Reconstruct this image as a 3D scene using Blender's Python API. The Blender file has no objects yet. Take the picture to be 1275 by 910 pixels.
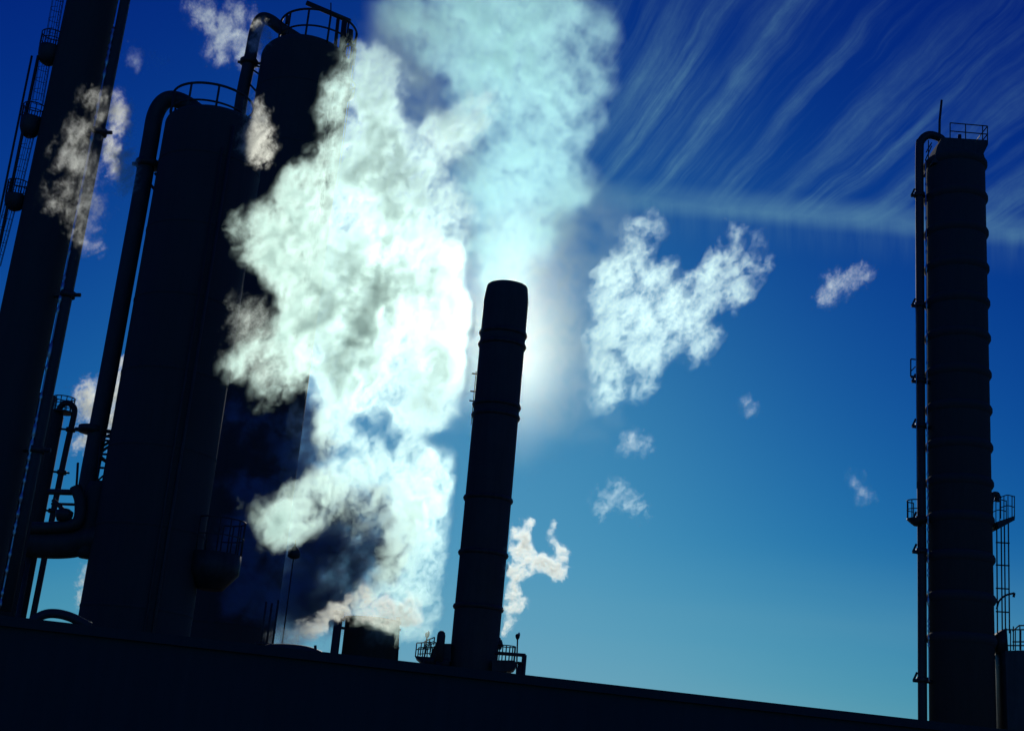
import bpy, bmesh, math, random
from mathutils import Vector, Matrix

SC = bpy.context.scene
COL = SC.collection
random.seed(7)

# ------------------------------------------------------------------ camera
# the photograph's frame is 1275 x 910 pixels; focal length in those pixels:
F = 1700.0
CX, CY = 637.5, 455.0
ZEN = Vector((482.5, 5475.0, F)).normalized()      # world up seen in camera axes (right, up, forward)
FWD = (Vector((0, 0, 1)) - ZEN * ZEN.z).normalized()   # world +Y in camera axes
RGT = FWD.cross(ZEN)
# camera axes (right, up, forward) are left-handed; fix the sign so that +X points right
if RGT.x < 0: RGT = -RGT
def cam2world(v):
    return Vector((v.dot(RGT), v.dot(FWD), v.dot(ZEN)))
EYE = Vector((0, 0, 1.7))
cr, cu, cf = cam2world(Vector((1, 0, 0))), cam2world(Vector((0, 1, 0))), cam2world(Vector((0, 0, 1)))
def ray(px, py):
    return cam2world(Vector((px - CX, CY - py, F)).normalized())
def at(px, py, Y):
    d = ray(px, py)
    return EYE + d * (Y / d.y)

cam = bpy.data.cameras.new('camera')
cam.sensor_width = 36.0
cam.lens = 36.0 * F / 1275.0
cam.clip_start = 0.1
cam.clip_end = 6000
camo = bpy.data.objects.new('camera', cam)
m = Matrix((( cr.x, cu.x, -cf.x), (cr.y, cu.y, -cf.y), (cr.z, cu.z, -cf.z)))
camo.matrix_world = Matrix.Translation(EYE) @ m.to_4x4()
COL.objects.link(camo)
SC.camera = camo

# ------------------------------------------------------------------ sun, sky, exposure
SUN = ray(626, 413)
el = math.asin(SUN.z)
az = math.atan2(SUN.x, SUN.y)
sl = bpy.data.lights.new('sun', 'SUN')
sl.energy = 3.7
sl.angle = math.radians(0.5)
sl.color = (1.0, 0.95, 0.85)
so = bpy.data.objects.new('sun', sl)
so.rotation_euler = SUN.to_track_quat('Z', 'Y').to_euler()
so.location = (0, 0, 80)
COL.objects.link(so)

SKY_STRENGTH = 0.1
SC.view_settings.view_transform = 'Standard'
SC.view_settings.look = 'None'
SC.view_settings.gamma = 1.0
SC.view_settings.exposure = -1.5
SC.view_settings.use_curve_mapping = False
SC.cycles.volume_bounces = 1
SC.cycles.max_bounces = 6
SC.cycles.transparent_max_bounces = 64
SC.cycles.use_adaptive_sampling = True
SC.cycles.adaptive_threshold = 0.03
SC.cycles.volume_step_rate = 3.0
SC.cycles.volume_max_steps = 512

world = bpy.data.worlds.new('World')
SC.world = world
world.use_nodes = True
wt = world.node_tree
wt.nodes.clear()

class NT:
    """small helper for writing node maths"""
    def __init__(s, tree): s.t = tree
    def n(s, kind, **kw):
        o = s.t.nodes.new(kind)
        for k, v in kw.items(): setattr(o, k, v)
        return o
    def put(s, sock, v):
        if isinstance(v, bpy.types.NodeSocket): s.t.links.new(v, sock)
        elif v is not None: sock.default_value = v
    def m(s, op, a, b=None, c=None, clamp=False):
        o = s.n('ShaderNodeMath', operation=op, use_clamp=clamp)
        for i, v in enumerate((a, b, c)): s.put(o.inputs[i], v)
        return o.outputs[0]
    def v(s, op, a, b=None, scale=None):
        o = s.n('ShaderNodeVectorMath', operation=op)
        s.put(o.inputs[0], a)
        if b is not None: s.put(o.inputs[1], b)
        if scale is not None: s.put(o.inputs['Scale'], scale)
        return o.outputs['Value'] if op in ('DOT_PRODUCT', 'LENGTH', 'DISTANCE') else o.outputs[0]
    def xyz(s, x, y, z):
        o = s.n('ShaderNodeCombineXYZ')
        for i, v in enumerate((x, y, z)): s.put(o.inputs[i], v)
        return o.outputs[0]
    def noise(s, vec, scale, detail=3, rough=0.5, dist=0.0, lac=2.0, color=False):
        o = s.n('ShaderNodeTexNoise')
        s.put(o.inputs['Vector'], vec); o.inputs['Scale'].default_value = scale
        o.inputs['Detail'].default_value = detail; o.inputs['Roughness'].default_value = rough
        o.inputs['Distortion'].default_value = dist; o.inputs['Lacunarity'].default_value = lac
        return o.outputs['Color' if color else 0]
    def smooth(s, x, a, b):
        o = s.n('ShaderNodeMapRange', interpolation_type='SMOOTHSTEP')
        s.put(o.inputs[0], x); s.put(o.inputs[1], a); s.put(o.inputs[2], b)
        return o.outputs[0]
    def mix(s, f, a, b):
        o = s.n('ShaderNodeMix', data_type='RGBA')
        s.put(o.inputs[0], f); s.put(o.inputs[6], a); s.put(o.inputs[7], b)
        return o.outputs[2]

W = NT(wt)
sky = W.n('ShaderNodeTexSky', sky_type='NISHITA')
sky.sun_disc = False
sky.sun_elevation = el
sky.sun_rotation = az
sky.altitude = 200
sky.air_density = 1.0
sky.dust_density = 0.25
sky.ozone_density = 6.0
# deep slide-film blue: each of the sky's own colour channels gets its own film curve
sep = W.n('ShaderNodeSeparateColor'); wt.links.new(sky.outputs[0], sep.inputs[0])
cmb = W.n('ShaderNodeCombineColor')
for i, (g_, a_, mx) in enumerate(((3.0, 0.011, 5.0), (2.6, 0.060, 11.0), (1.25, 0.85, 30.0))):
    x_ = W.m('MULTIPLY', W.m('POWER', sep.outputs[i], g_), a_)          # rolls off softly towards mx
    wt.links.new(W.m('MULTIPLY', W.m('SUBTRACT', 1.0, W.m('EXPONENT', W.m('DIVIDE', x_, -mx))), mx), cmb.inputs[i])
# high cirrus: streaks fanning out over the eastern sky above one long band
tc = W.n('ShaderNodeTexCoord')
d = tc.outputs['Generated']
dz = W.v('DOT_PRODUCT', d, tuple(cf))
dz = W.m('MAXIMUM', dz, 0.05)
gx = W.m('MULTIPLY', W.m('DIVIDE', W.v('DOT_PRODUCT', d, tuple(cr)), dz), F / 1000)
gy = W.m('MULTIPLY', W.m('DIVIDE', W.v('DOT_PRODUCT', d, tuple(cu)), dz), -F / 1000)
gx = W.m('ADD', gx, CX / 1000)
gy = W.m('ADD', gy, CY / 1000)
wx = W.m('SUBTRACT', gx, 0.274)
wy = W.m('SUBTRACT', 0.921, gy)
th = W.m('ARCTAN2', wy, wx)
rr = W.m('SQRT', W.m('ADD', W.m('MULTIPLY', wx, wx), W.m('MULTIPLY', wy, wy)))
warp = W.noise(W.xyz(gx, gy, 0.3), 6.0, 3, 0.55)
th2 = W.m('ADD', th, W.m('MULTIPLY', W.m('SUBTRACT', warp, 0.5), 0.032))
st = W.noise(W.xyz(W.m('MULTIPLY', th2, 30.0), W.m('MULTIPLY', rr, 1.6), 1.7), 1.0, 5, 0.62)
st = W.smooth(st, 0.36, 0.80)
fine = W.noise(W.xyz(W.m('MULTIPLY', th2, 60.0), W.m('MULTIPLY', rr, 26.0), 4.0), 1.0, 5, 0.7)
rip = W.m('ADD', 0.5, W.m('MULTIPLY', W.m('SINE', W.m('MULTIPLY', W.m('ADD', th2, W.m('MULTIPLY', W.m('SUBTRACT', W.noise(W.xyz(gx, gy, 3.0), 3.0, 2, 0.5), 0.5), 0.10)), 78.0)), 0.5))
st = W.m('ADD', W.m('MULTIPLY', st, 0.60), W.m('MULTIPLY', W.m('POWER', rip, 1.3), W.m('MULTIPLY', st, 0.75)))
patch = W.smooth(W.noise(W.xyz(gx, gy, 9.0), 5.0, 3, 0.5), 0.30, 0.62)
st = W.m('MULTIPLY', st, W.m('ADD', 0.55, W.m('MULTIPLY', patch, 0.75)))
st = W.m('MULTIPLY', st, W.m('ADD', 0.15, W.m('MULTIPLY', fine, 1.5)))
bandy = W.m('ADD', 0.243, W.m('MULTIPLY', W.m('SUBTRACT', gx, 0.72), 0.085))
db = W.m('SUBTRACT', gy, bandy)               # >0 below the band
area = W.m('MULTIPLY', W.smooth(db, 0.02, -0.03), W.smooth(gx, 0.66, 0.80))
area = W.m('MULTIPLY', area, W.m('SUBTRACT', 1.0, W.m('MULTIPLY', W.smooth(gx, 0.95, 1.35), 0.60)))
area = W.m('MULTIPLY', area, W.m('SUBTRACT', 1.0, W.m('MULTIPLY', W.smooth(db, -0.1, -0.30), 0.55)))
bn = W.noise(W.xyz(W.m('MULTIPLY', gx, 9.0), W.m('MULTIPLY', gy, 30.0), 2.0), 1.0, 5, 0.6)
band = W.m('MULTIPLY', W.smooth(db, -0.030, 0.0), W.smooth(db, 0.022, 0.0))
fr = W.noise(W.xyz(W.m('MULTIPLY', gx, 60.0), W.m('MULTIPLY', gy, 7.0), 5.0), 1.0, 3, 0.6)
band2 = W.m('MULTIPLY', W.m('MULTIPLY', W.smooth(db, 0.065, 0.0), W.smooth(db, -0.01, 0.01)), W.smooth(fr, 0.15, 0.85))
band = W.m('MULTIPLY', W.m('ADD', W.m('MULTIPLY', band, W.m('ADD', bn, 0.15)), W.m('MULTIPLY', band2, 0.35)), W.smooth(gx, 0.62, 0.8))
ci = W.m('ADD', W.m('MULTIPLY', W.m('MULTIPLY', st, area), 1.0), W.m('MULTIPLY', band, 0.95))
low = W.m('MULTIPLY', W.smooth(gy, 0.66, 0.80), W.noise(W.xyz(W.m('MULTIPLY', gx, 1.5), W.m('MULTIPLY', W.m('SUBTRACT', gy, W.m('MULTIPLY', gx, 0.08)), 14.0), 8.0), 1.0, 3, 0.5))
ci = W.m('ADD', ci, W.m('MULTIPLY', low, 0.85))
ci = W.m('MULTIPLY', ci, 0.48, clamp=True)
skyc = W.mix(ci, cmb.outputs[0], (4.0, 10.0, 13.0, 1))
bg = W.n('ShaderNodeBackground')
wt.links.new(skyc, bg.inputs[0])
bg.inputs[1].default_value = SKY_STRENGTH
wo = W.n('ShaderNodeOutputWorld')
wt.links.new(bg.outputs[0], wo.inputs[0])

# ------------------------------------------------------------------ materials
def metal(name, base, rough=0.45, metallic=0.6, spread=0.4, scale=0.6, rust=None, bands=0.0):
    mt = bpy.data.materials.new(name); mt.use_nodes = True
    t = mt.node_tree; t.nodes.clear(); q = NT(t)
    out = q.n('ShaderNodeOutputMaterial'); b = q.n('ShaderNodeBsdfPrincipled')
    t.links.new(b.outputs[0], out.inputs[0])
    c = q.n('ShaderNodeTexCoord').outputs['Object']
    n1 = q.noise(c, scale, 6, 0.6)
    sq = q.v('MULTIPLY', c, (1.0, 1.0, 0.07))
    n2 = q.noise(sq, 2.2, 5, 0.65)                       # vertical runs of dirt
    lo = tuple(x * (1 - spread) for x in base) + (1,)
    hi = tuple(x * (1 + spread) for x in base) + (1,)
    col = q.mix(q.smooth(q.m('MULTIPLY', q.m('ADD', n1, n2), 0.5), 0.35, 0.65), lo, hi)
    if rust:
        col = q.mix(q.m('MULTIPLY', q.smooth(n2, 0.55, 0.72), 0.7), col, tuple(rust) + (1,))
    t.links.new(col, b.inputs['Base Color'])
    b.inputs['Metallic'].default_value = metallic
    t.links.new(q.m('ADD', rough - 0.1, q.m('MULTIPLY', n1, 0.25)), b.inputs['Roughness'])
    bump = q.n('ShaderNodeBump'); bump.inputs['Strength'].default_value = 0.12; bump.inputs['Distance'].default_value = 0.03
    h = q.noise(c, 3.0, 5, 0.6)
    if bands:
        sp = q.n('ShaderNodeSeparateXYZ'); t.links.new(c, sp.inputs[0])
        fr_ = q.m('FRACT', q.m('DIVIDE', sp.outputs[2], bands))
        seam = q.smooth(q.m('ABSOLUTE', q.m('SUBTRACT', fr_, 0.5)), 0.485, 0.5)
        h = q.m('ADD', h, q.m('MULTIPLY', seam, 1.5))
    t.links.new(h, bump.inputs['Height']); t.links.new(bump.outputs[0], b.inputs['Normal'])
    return mt

M = dict(
    shell=metal('vessel_steel', (0.072, 0.071, 0.062), 0.88, 0.0, 0.10, 0.25, (0.072, 0.060, 0.048), bands=2.4),
    stack=metal('stack_steel', (0.085, 0.082, 0.070), 0.88, 0.0, 0.14, 0.35, (0.08, 0.066, 0.052), bands=3.0),
    pipe=metal('pipe_lagging', (0.065, 0.064, 0.056), 0.6, 0.1, 0.2, 0.8, bands=1.2),
    steel=metal('galvanised_steel', (0.060, 0.060, 0.054), 0.55, 0.2, 0.3, 1.5),
    clad=metal('building_cladding', (0.065, 0.064, 0.055), 0.85, 0.0, 0.12, 0.2),
    lamp=metal('reflector_and_glint', (0.65, 0.65, 0.65), 0.3, 0.9, 0.1, 2.0),  # floodlight reflectors, and the lines added for their glint
)
def ground_mat():
    mt = bpy.data.materials.new('oily_asphalt'); mt.use_nodes = True
    t = mt.node_tree; q = NT(t); b = t.nodes['Principled BSDF']
    c = q.n('ShaderNodeTexCoord').outputs['Object']
    n1 = q.noise(c, 0.08, 6, 0.65); n2 = q.noise(c, 8.0, 4, 0.7)
    col = q.mix(q.smooth(n1, 0.35, 0.65), (0.032, 0.032, 0.034, 1), (0.06, 0.058, 0.055, 1))
    t.links.new(col, b.inputs['Base Color']); b.inputs['Roughness'].default_value = 0.85
    bp = q.n('ShaderNodeBump'); bp.inputs['Strength'].default_value = 0.4; bp.inputs['Distance'].default_value = 0.01
    t.links.new(n2, bp.inputs['Height']); t.links.new(bp.outputs[0], b.inputs['Normal'])
    return mt
M['ground'] = ground_mat()

# ------------------------------------------------------------------ mesh helpers
class MB:
    def __init__(s): s.b = bmesh.new()
    def _ring(s, c, x, y, r, n):
        return [s.b.verts.new(c + x * (r * math.cos(2 * math.pi * i / n)) + y * (r * math.sin(2 * math.pi * i / n))) for i in range(n)]
    def _skin(s, a, b):
        n = len(a)
        for i in range(n): s.b.faces.new((a[i], a[(i + 1) % n], b[(i + 1) % n], b[i]))
    def tube(s, pts, r, n=10, cap=True):
        pts = [Vector(p) for p in pts]
        rs = r if isinstance(r, (list, tuple)) else [r] * len(pts)
        prev = None; x = None; first = None
        for i, p in enumerate(pts):
            t = (pts[min(i + 1, len(pts) - 1)] - pts[max(i - 1, 0)]).normalized()
            if x is None:
                up = Vector((0, 0, 1)) if abs(t.z) < 0.9 else Vector((0, 1, 0))
                x = up.cross(t).normalized()
            else:
                x = (x - t * x.dot(t)).normalized()
            y = t.cross(x)
            rg = s._ring(p, x, y, rs[i], n)
            if prev: s._skin(prev, rg)
            else: first = rg
            prev = rg
        if cap:
            s.b.faces.new(list(reversed(first))); s.b.faces.new(prev)
        return s
    def lathe(s, prof, c=(0, 0, 0), n=48, cap=True):
        c = Vector(c); X, Y_ = Vector((1, 0, 0)), Vector((0, 1, 0)); prev = None; first = None
        for r, z in prof:
            rg = s._ring(c + Vector((0, 0, z)), X, Y_, max(r, 0.001), n)
            if prev: s._skin(prev, rg)
            else: first = rg
            prev = rg
        if cap:
            s.b.faces.new(list(reversed(first))); s.b.faces.new(prev)
        return s
    def arc(s, c, R, z, a0, a1, r, n=6):
        k = max(6, int(abs(a1 - a0) / math.radians(7)))
        pts = [Vector(c) + Vector((R * math.cos(a0 + (a1 - a0) * i / k), R * math.sin(a0 + (a1 - a0) * i / k), z)) for i in range(k + 1)]
        return s.tube(pts, r, n)
    def box(s, lo, hi):
        lo, hi = Vector(lo), Vector(hi)
        v = [s.b.verts.new((x, y, z)) for x in (lo.x, hi.x) for y in (lo.y, hi.y) for z in (lo.z, hi.z)]
        for f in ((0, 1, 3, 2), (4, 6, 7, 5), (0, 4, 5, 1), (2, 3, 7, 6), (0, 2, 6, 4), (1, 5, 7, 3)): s.b.faces.new([v[i] for i in f])
        return s
    def prism(s, pts, y0, y1):
        """outline in x,z extruded in y"""
        a = [s.b.verts.new((p[0], y0, p[1])) for p in pts]; b = [s.b.verts.new((p[0], y1, p[1])) for p in pts]
        s.b.faces.new(a); s.b.faces.new(list(reversed(b)))
        for i in range(len(a)): s.b.faces.new((a[i], b[i], b[(i + 1) % len(a)], a[(i + 1) % len(a)]))
        return s
    def build(s, name, mat, parent=None, smooth=True, loc=None):
        bmesh.ops.recalc_face_normals(s.b, faces=s.b.faces)
        me = bpy.data.meshes.new(name); s.b.to_mesh(me); s.b.free()
        me.materials.append(mat)
        if smooth:
            for p in me.polygons: p.use_smooth = len(p.vertices) == 4
        o = bpy.data.objects.new(name, me); COL.objects.link(o)
        if parent: o.parent = parent
        if loc: o.location = loc
        return o

def tag(o, label=None, cat=None, group=None, kind=None):
    if label: o['label'] = label
    if cat: o['category'] = cat
    if group: o['group'] = group
    if kind: o['kind'] = kind
    return o
def thing(name, loc, label, cat, group=None):
    o = bpy.data.objects.new(name, None); COL.objects.link(o); o.location = loc
    o.empty_display_size = 0.5
    return tag(o, label, cat, group)

def guard_rail(mb, c, R, h=1.1, r=0.05, a0=0.0, a1=2 * math.pi, posts=12, mid=True):
    mb.arc(c, R, h, a0, a1, r)
    if mid: mb.arc(c, R, h * 0.5, a0, a1, r * 0.8)
    for i in range(posts + 1):
        a = a0 + (a1 - a0) * i / posts
        p = Vector(c) + Vector((R * math.cos(a), R * math.sin(a), 0))
        mb.tube([p, p + Vector((0, 0, h))], r * 0.9, 6)
def ladder(mb, p0, p1, side, out, w=0.5, rungs=0.35, cage=0.42, r=0.03, hoops=0.9, start=0.0):
    """p0 bottom, p1 top; side = unit vector along the rungs, out = away from the wall"""
    p0, p1 = Vector(p0), Vector(p1); ax = (p1 - p0); Ln = ax.length; ax.normalize()
    for s in (-1, 1): mb.tube([p0 + side * (s * w / 2), p1 + side * (s * w / 2)], r, 5)
    for i in range(int(Ln / rungs)):
        q = p0 + ax * (i * rungs + 0.1); mb.tube([q - side * w / 2, q + side * w / 2], r * 0.6, 4)
    if cage:
        k = int((Ln - start) / hoops)
        def hp(q, a): return q + side * (math.cos(a) * cage) + out * (0.1 + math.sin(a) * cage * 1.5)
        for i in range(k + 1):
            q = p0 + ax * (start + i * hoops)
            mb.tube([hp(q, math.pi * j / 8) for j in range(9)], r * 0.8, 4)
        for a in (0, 0.25, 0.5, 0.75, 1.0):
            mb.tube([hp(p0 + ax * start, a * math.pi), hp(p1, a * math.pi)], r * 0.7, 4)
def arcpts(c, R, a0, a1, xdir, zdir, k=12):
    return [Vector(c) + xdir * (R * math.cos(a0 + (a1 - a0) * i / k)) + zdir * (R * math.sin(a0 + (a1 - a0) * i / k)) for i in range(k + 1)]
def smoothpath(pts, k=6):
    """Catmull-Rom through points"""
    P = [Vector(p) for p in pts]; P = [P[0] * 2 - P[1]] + P + [P[-1] * 2 - P[-2]]; out = []
    for i in range(1, len(P) - 2):
        for j in range(k):
            t = j / k; a, b, c, d_ = P[i - 1], P[i], P[i + 1], P[i + 2]
            out.append(0.5 * ((2 * b) + (c - a) * t + (2 * a - 5 * b + 4 * c - d_) * t * t + (3 * b - a - 3 * c + d_) * t ** 3))
    out.append(P[-2]); return out
X, Yv, Z = Vector((1, 0, 0)), Vector((0, 1, 0)), Vector((0, 0, 1))

class Site:
    """a thing standing on the ground, laid out in the vertical plane through its axis"""
    def __init__(s, cxp, pyp, Y):
        p = at(cxp, pyp, Y); s.Y = Y; s.base = Vector((p.x, Y, 0))
    def P(s, px, py, dy=0.0):
        return at(px, py, s.Y + dy) - s.base
    def w(s, px0, px1, py):                     # metres between two columns at that height
        return abs(at(px1, py, s.Y).x - at(px0, py, s.Y).x)
    def z(s, px, py): return s.P(px, py).z

# ------------------------------------------------------------------ ground and the long building
g = MB(); g.b.faces.new([g.b.verts.new(v) for v in ((-3000, -300, 0), (3000, -300, 0), (3000, 5000, 0), (-3000, 5000, 0))])
tag(g.build('ground', M['ground'], smooth=False), kind='structure')

A = at(0, 766, 62.0); H = A.z
def on_height(px, py, h):
    d_ = ray(px, py); return EYE + d_ * ((h - EYE.z) / d_.z)
B = on_height(740, 850, H)
dirb = (B - A); dirb.z = 0; dirb.normalize(); nb = Vector((-dirb.y, dirb.x, 0))
bt = thing('plant_building', (A.x, A.y, 0), 'long low dark plant building across the bottom, in front of the towers', 'building')
bt.rotation_euler = (0, 0, math.atan2(dirb.y, dirb.x))
L0, L1, DP = -60.0, 130.0, 8.0
wb = MB(); wb.box((L0, 0.0, 0), (L1, DP, H - 0.45))
wall = wb.build('wall', M['clad'], bt, False)
rb = MB(); rb.box((L0 - 0.3, -0.25, H - 0.447), (L1 + 0.3, DP + 0.3, H - 0.12)); rb.box((L0 - 0.3, -0.25, H - 0.117), (L1 + 0.3, 0.05, H))
roof = rb.build('roof', M['clad'], bt, False)
def bld(px, py, back=1.0):                      # a point above the roof, 'back' metres behind its front edge
    d_ = ray(px, py); o_ = Vector((A.x, A.y, 0)) + nb * back
    t = (o_ - EYE).dot(nb) / d_.dot(nb); return EYE + d_ * t
# curved duct lying on the roof at the far left
p0, p1, p2, p3, p4 = bld(34, 778, 3), bld(52, 766, 3), bld(68, 763.5, 3), bld(88, 768, 3), bld(112, 780, 3)
mb = MB(); mb.tube([v - p0 for v in smoothpath([p0, p1, p2, p3, p4])], 0.22, 12)
tag(mb.build('roof_duct', M['pipe'], loc=p0), 'low humped duct lying on the roof at the far left, below the fat header pipe', 'duct')
# hump further right
p0, p1, p2, p3 = bld(318, 812, 3), bld(345, 808, 3), bld(385, 812, 3), bld(418, 828, 3)
mb = MB(); mb.tube([v - p0 for v in smoothpath([p0, p1, p2, p3])], 0.28, 12)
tag(mb.build('roof_duct', M['pipe'], loc=p0), 'sagging duct on the roof between the thin vent pipes and the steaming tank', 'duct')
# three thin vents
for i, (px, top) in enumerate(((326, 748), (333.5, 750), (341, 746))):
    b0 = bld(px - 3, 812, 3.5); b0.z = H - 0.12; tp = bld(px, top, 3.5)
    t = thing('vent_pipe', b0, 'three thin upright vent pipes on the roof', 'vent pipe', 'thin vent pipes in a row on the roof')
    t['label'] = ('first of three thin vent pipes on the roof, nearest the big dark vessel', 'middle one of the three thin vent pipes on the roof', 'last of three thin vent pipes on the roof, nearest the steaming tank')[i]
    hh = tp.z - b0.z
    MB().tube([(0, 0, 0), (0, 0, hh)], 0.055, 8).build('pipe', M['steel'], t)
    MB().lathe([(0.11, 0), (0.11, 0.25), (0.06, 0.3)], (0, 0, 0.0), 12).build('collar', M['steel'], t)
mb = MB(); bs = bld(393, 812, 3.0); mb.tube([bs, bld(392.5, 803, 3.0)], 0.07, 8); tag(mb.build('roof_stub', M['steel']), 'tiny upright stub pipe poking from the sagging roof duct, left of the exhaust pipe', 'stub pipe')
mb = MB(); q0, q1 = bld(318, 800, 3.3), bld(347, 803, 3.3)
mb.tube([q0, q1], 0.05, 6); mb.tube([bld(321, 800, 3.3), bld(320, 812, 3.3)], 0.04, 6); mb.tube([bld(344, 803, 3.3), bld(343, 815, 3.3)], 0.04, 6)
tag(mb.build('pipe_rail', M['steel']), 'small pipe rail bracing the feet of the three thin vent pipes', 'rail')

# ------------------------------------------------------------------ far left column
def hanging_platform(parent, s, cxp, top, w, pxh, railpx, name='service_platform', dy=0.0):
    """semicircular deck with a bowl-shaped underside and a railing; returns the part"""
    c = s.P(cxp, top, dy); R = s.w(cxp - w / 2, cxp + w / 2, top) / 2; k = s.w(0, 100, top) / 100
    mb = MB(); mb.lathe([(R * 0.3, -pxh * k), (R * 0.7, -pxh * k * 0.85), (R * 0.95, -pxh * k * 0.5), (R, -pxh * k * 0.1), (R, 0)], c, 24)
    o = mb.build(name, M['steel'], parent)
    r = MB(); guard_rail(r, c, R * 0.97, railpx * k, 0.035, 0, 2 * math.pi, 12)
    r.build('guard_rail', M['steel'], o)
    return o

s = Site(42, 240, 75.0); T = thing('process_column', s.base, 'very tall dark column cut by the top left corner, with hanging round platforms', 'column')
def edge(px, py): return s.P(px, py)
topz = at(118, -160, s.Y).z
R0 = s.w(0, 66, 100) / 2; cx = s.P(0, 0).x
# axis slightly out of plumb to match the lens: follow the left and right edges
def col_c(py): return 0.5 * ((85 - 0.218 * py) + (146 - 0.196 * py))
pts = [s.P(col_c(py), py) for py in (-160, 0, 150, 300, 450, 600, 760)]
pts.append(Vector((pts[-1].x, 0, 0)))
rad = [s.w(0, 61 + 0.012 * max(py, 0), py) / 2 for py in (-160, 0, 150, 300, 450, 600, 760)]; rad.append(rad[-1])
mb = MB(); mb.tube(list(reversed(pts)), list(reversed(rad)), 48); mb.build('shell', M['shell'], T)
def riser_c(py): return 156 - 0.196 * py
rp = [s.P(riser_c(py), py, -1.0) for py in (-160, 0, 150, 300, 450, 600, 760)]
mb = MB(); mb.tube(list(reversed(rp)) , s.w(0, 13, 300) / 2, 16); rise = mb.build('riser_pipe', M['pipe'], T)
for (px, py) in ((133, 165), (96, 367), (58, 560)):
    mb = MB()
    c = s.P(riser_c(py), py, -1.0); w = s.w(0, 19, py) / 2
    mb.tube([c - Z * 0.18, c + Z * 0.18], w, 16)
    mb.tube([c, c + X * 0.75 + Z * 0.05], 0.12, 8)
    mb.tube([c, Vector((c.x - 0.9, c.y + 0.6, c.z))], 0.09, 6)
    mb.build('flange', M['steel'], rise)
mb = MB()                                   # thin bright metal line added in the gap, bumpy so that it glints
tr = [s.P(148.3 - 0.1965 * py, py, -1.2) for py in range(34, 760, 4)]
mb.tube(tr, [0.055 + (0.07 if random.random() < 0.25 else 0.0) for _ in tr], 8); mb.build('glint_line', M['lamp'], T)
for (cxp, top, w, h, rl) in ((63, 60, 28, 24, 19), (40, 148, 27, 26, 17), (20, 244, 26, 20, 18)):
    hanging_platform(T, s, cxp, top, w, h, rl, dy=-0.4)
for (a, b) in (((56, 128), (66, 70)), ((28, 240), (47, 160)), ((3, 330), (24, 250)), ((70, 66), (92, -60))):
    mb = MB(); ladder(mb, s.P(a[0] - 4, a[1], -0.5), s.P(b[0] - 4, b[1], -0.5), Yv, -X, 0.45, 0.35, 0.34, 0.022, 0.75)
    mb.build('caged_ladder', M['steel'], T)
for off in (2, 10):
    mb = MB(); mb.tube([s.P(52 - off - 0.205 * py + 12, py, -0.6) for py in (70, 200, 300, 420, 560, 700)], 0.10 if off == 2 else 0.07, 8)
    mb.build('side_pipe', M['pipe'], T)

# lower left neighbour: dark narrower column at the frame's edge
s = Site(20, 650, 88.0); T = thing('process_column', s.base, 'narrow dark column behind the foot of the tallest left column, beside the gooseneck one', 'column')
tz = s.z(40, 500)
mb = MB(); mb.lathe([(s.w(0, 26, 650) / 2, 0), (s.w(0, 26, 650) / 2, tz), (0.7, tz + 0.5)], (s.P(32, 620).x, 0, 0), 32); mb.build('shell', M['shell'], T)
mb = MB(); mb.tube([Vector((s.P(14, 640).x, -1, 0)), Vector((s.P(14, 640).x, -1, tz * 0.97))], 0.16, 12); mb.build('riser_pipe', M['pipe'], T)
mb = MB(); ladder(mb, Vector((s.P(3, 640).x, -1.2, 3)), Vector((s.P(3, 640).x, -1.2, tz * 0.6)), X, -Yv, 0.5, 0.35, 0.35, 0.025); mb.build('caged_ladder', M['steel'], T)

# small column with gooseneck
s = Site(62, 540, 108.0); T = thing('gooseneck_column', s.base, 'short column with a rail on top and a thin gooseneck pipe, between two tall left towers', 'column')
R = s.w(52, 76, 540) / 2; tz = s.z(72, 512)
mb = MB(); mb.lathe([(R, 0), (R, tz - 0.5), (R * 0.85, tz - 0.1), (R * 0.4, tz)], (s.P(63, 540).x, 0, 0), 32); mb.build('shell', M['shell'], T)
c = Vector((s.P(66, 540).x + 0.4, 0, tz))
mb = MB(); mb.lathe([(R * 1.15, -0.12), (R * 1.15, 0)], c, 32); pl = mb.build('top_platform', M['steel'], T)
mb = MB(); guard_rail(mb, c, R * 1.1, 1.15, 0.045, 0, 2 * math.pi, 12); mb.build('guard_rail', M['steel'], pl)
mb = MB(); path = smoothpath([s.P(70, 520), s.P(75, 507), s.P(83, 501.5), s.P(91, 506), s.P(92.5, 515), s.P(85, 548), s.P(76, 590), s.P(62, 660), s.P(52, 712), s.P(40, 772)])
path.append(Vector((path[-1].x, path[-1].y, 0)))
mb.tube(path, s.w(0, 7.5, 540) / 2, 14); gp = mb.build('gooseneck_pipe', M['pipe'], T)
for (px, py) in ((88, 535), (77, 588), (66, 636)):
    mb = MB(); c = s.P(px, py); mb.tube([c - Z * 0.15, c + Z * 0.15], s.w(0, 12, py) / 2, 14); mb.tube([c - X * 1.3, c + X * 0.6], 0.09, 6)
    mb.build('flange', M['steel'], gp)

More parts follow.
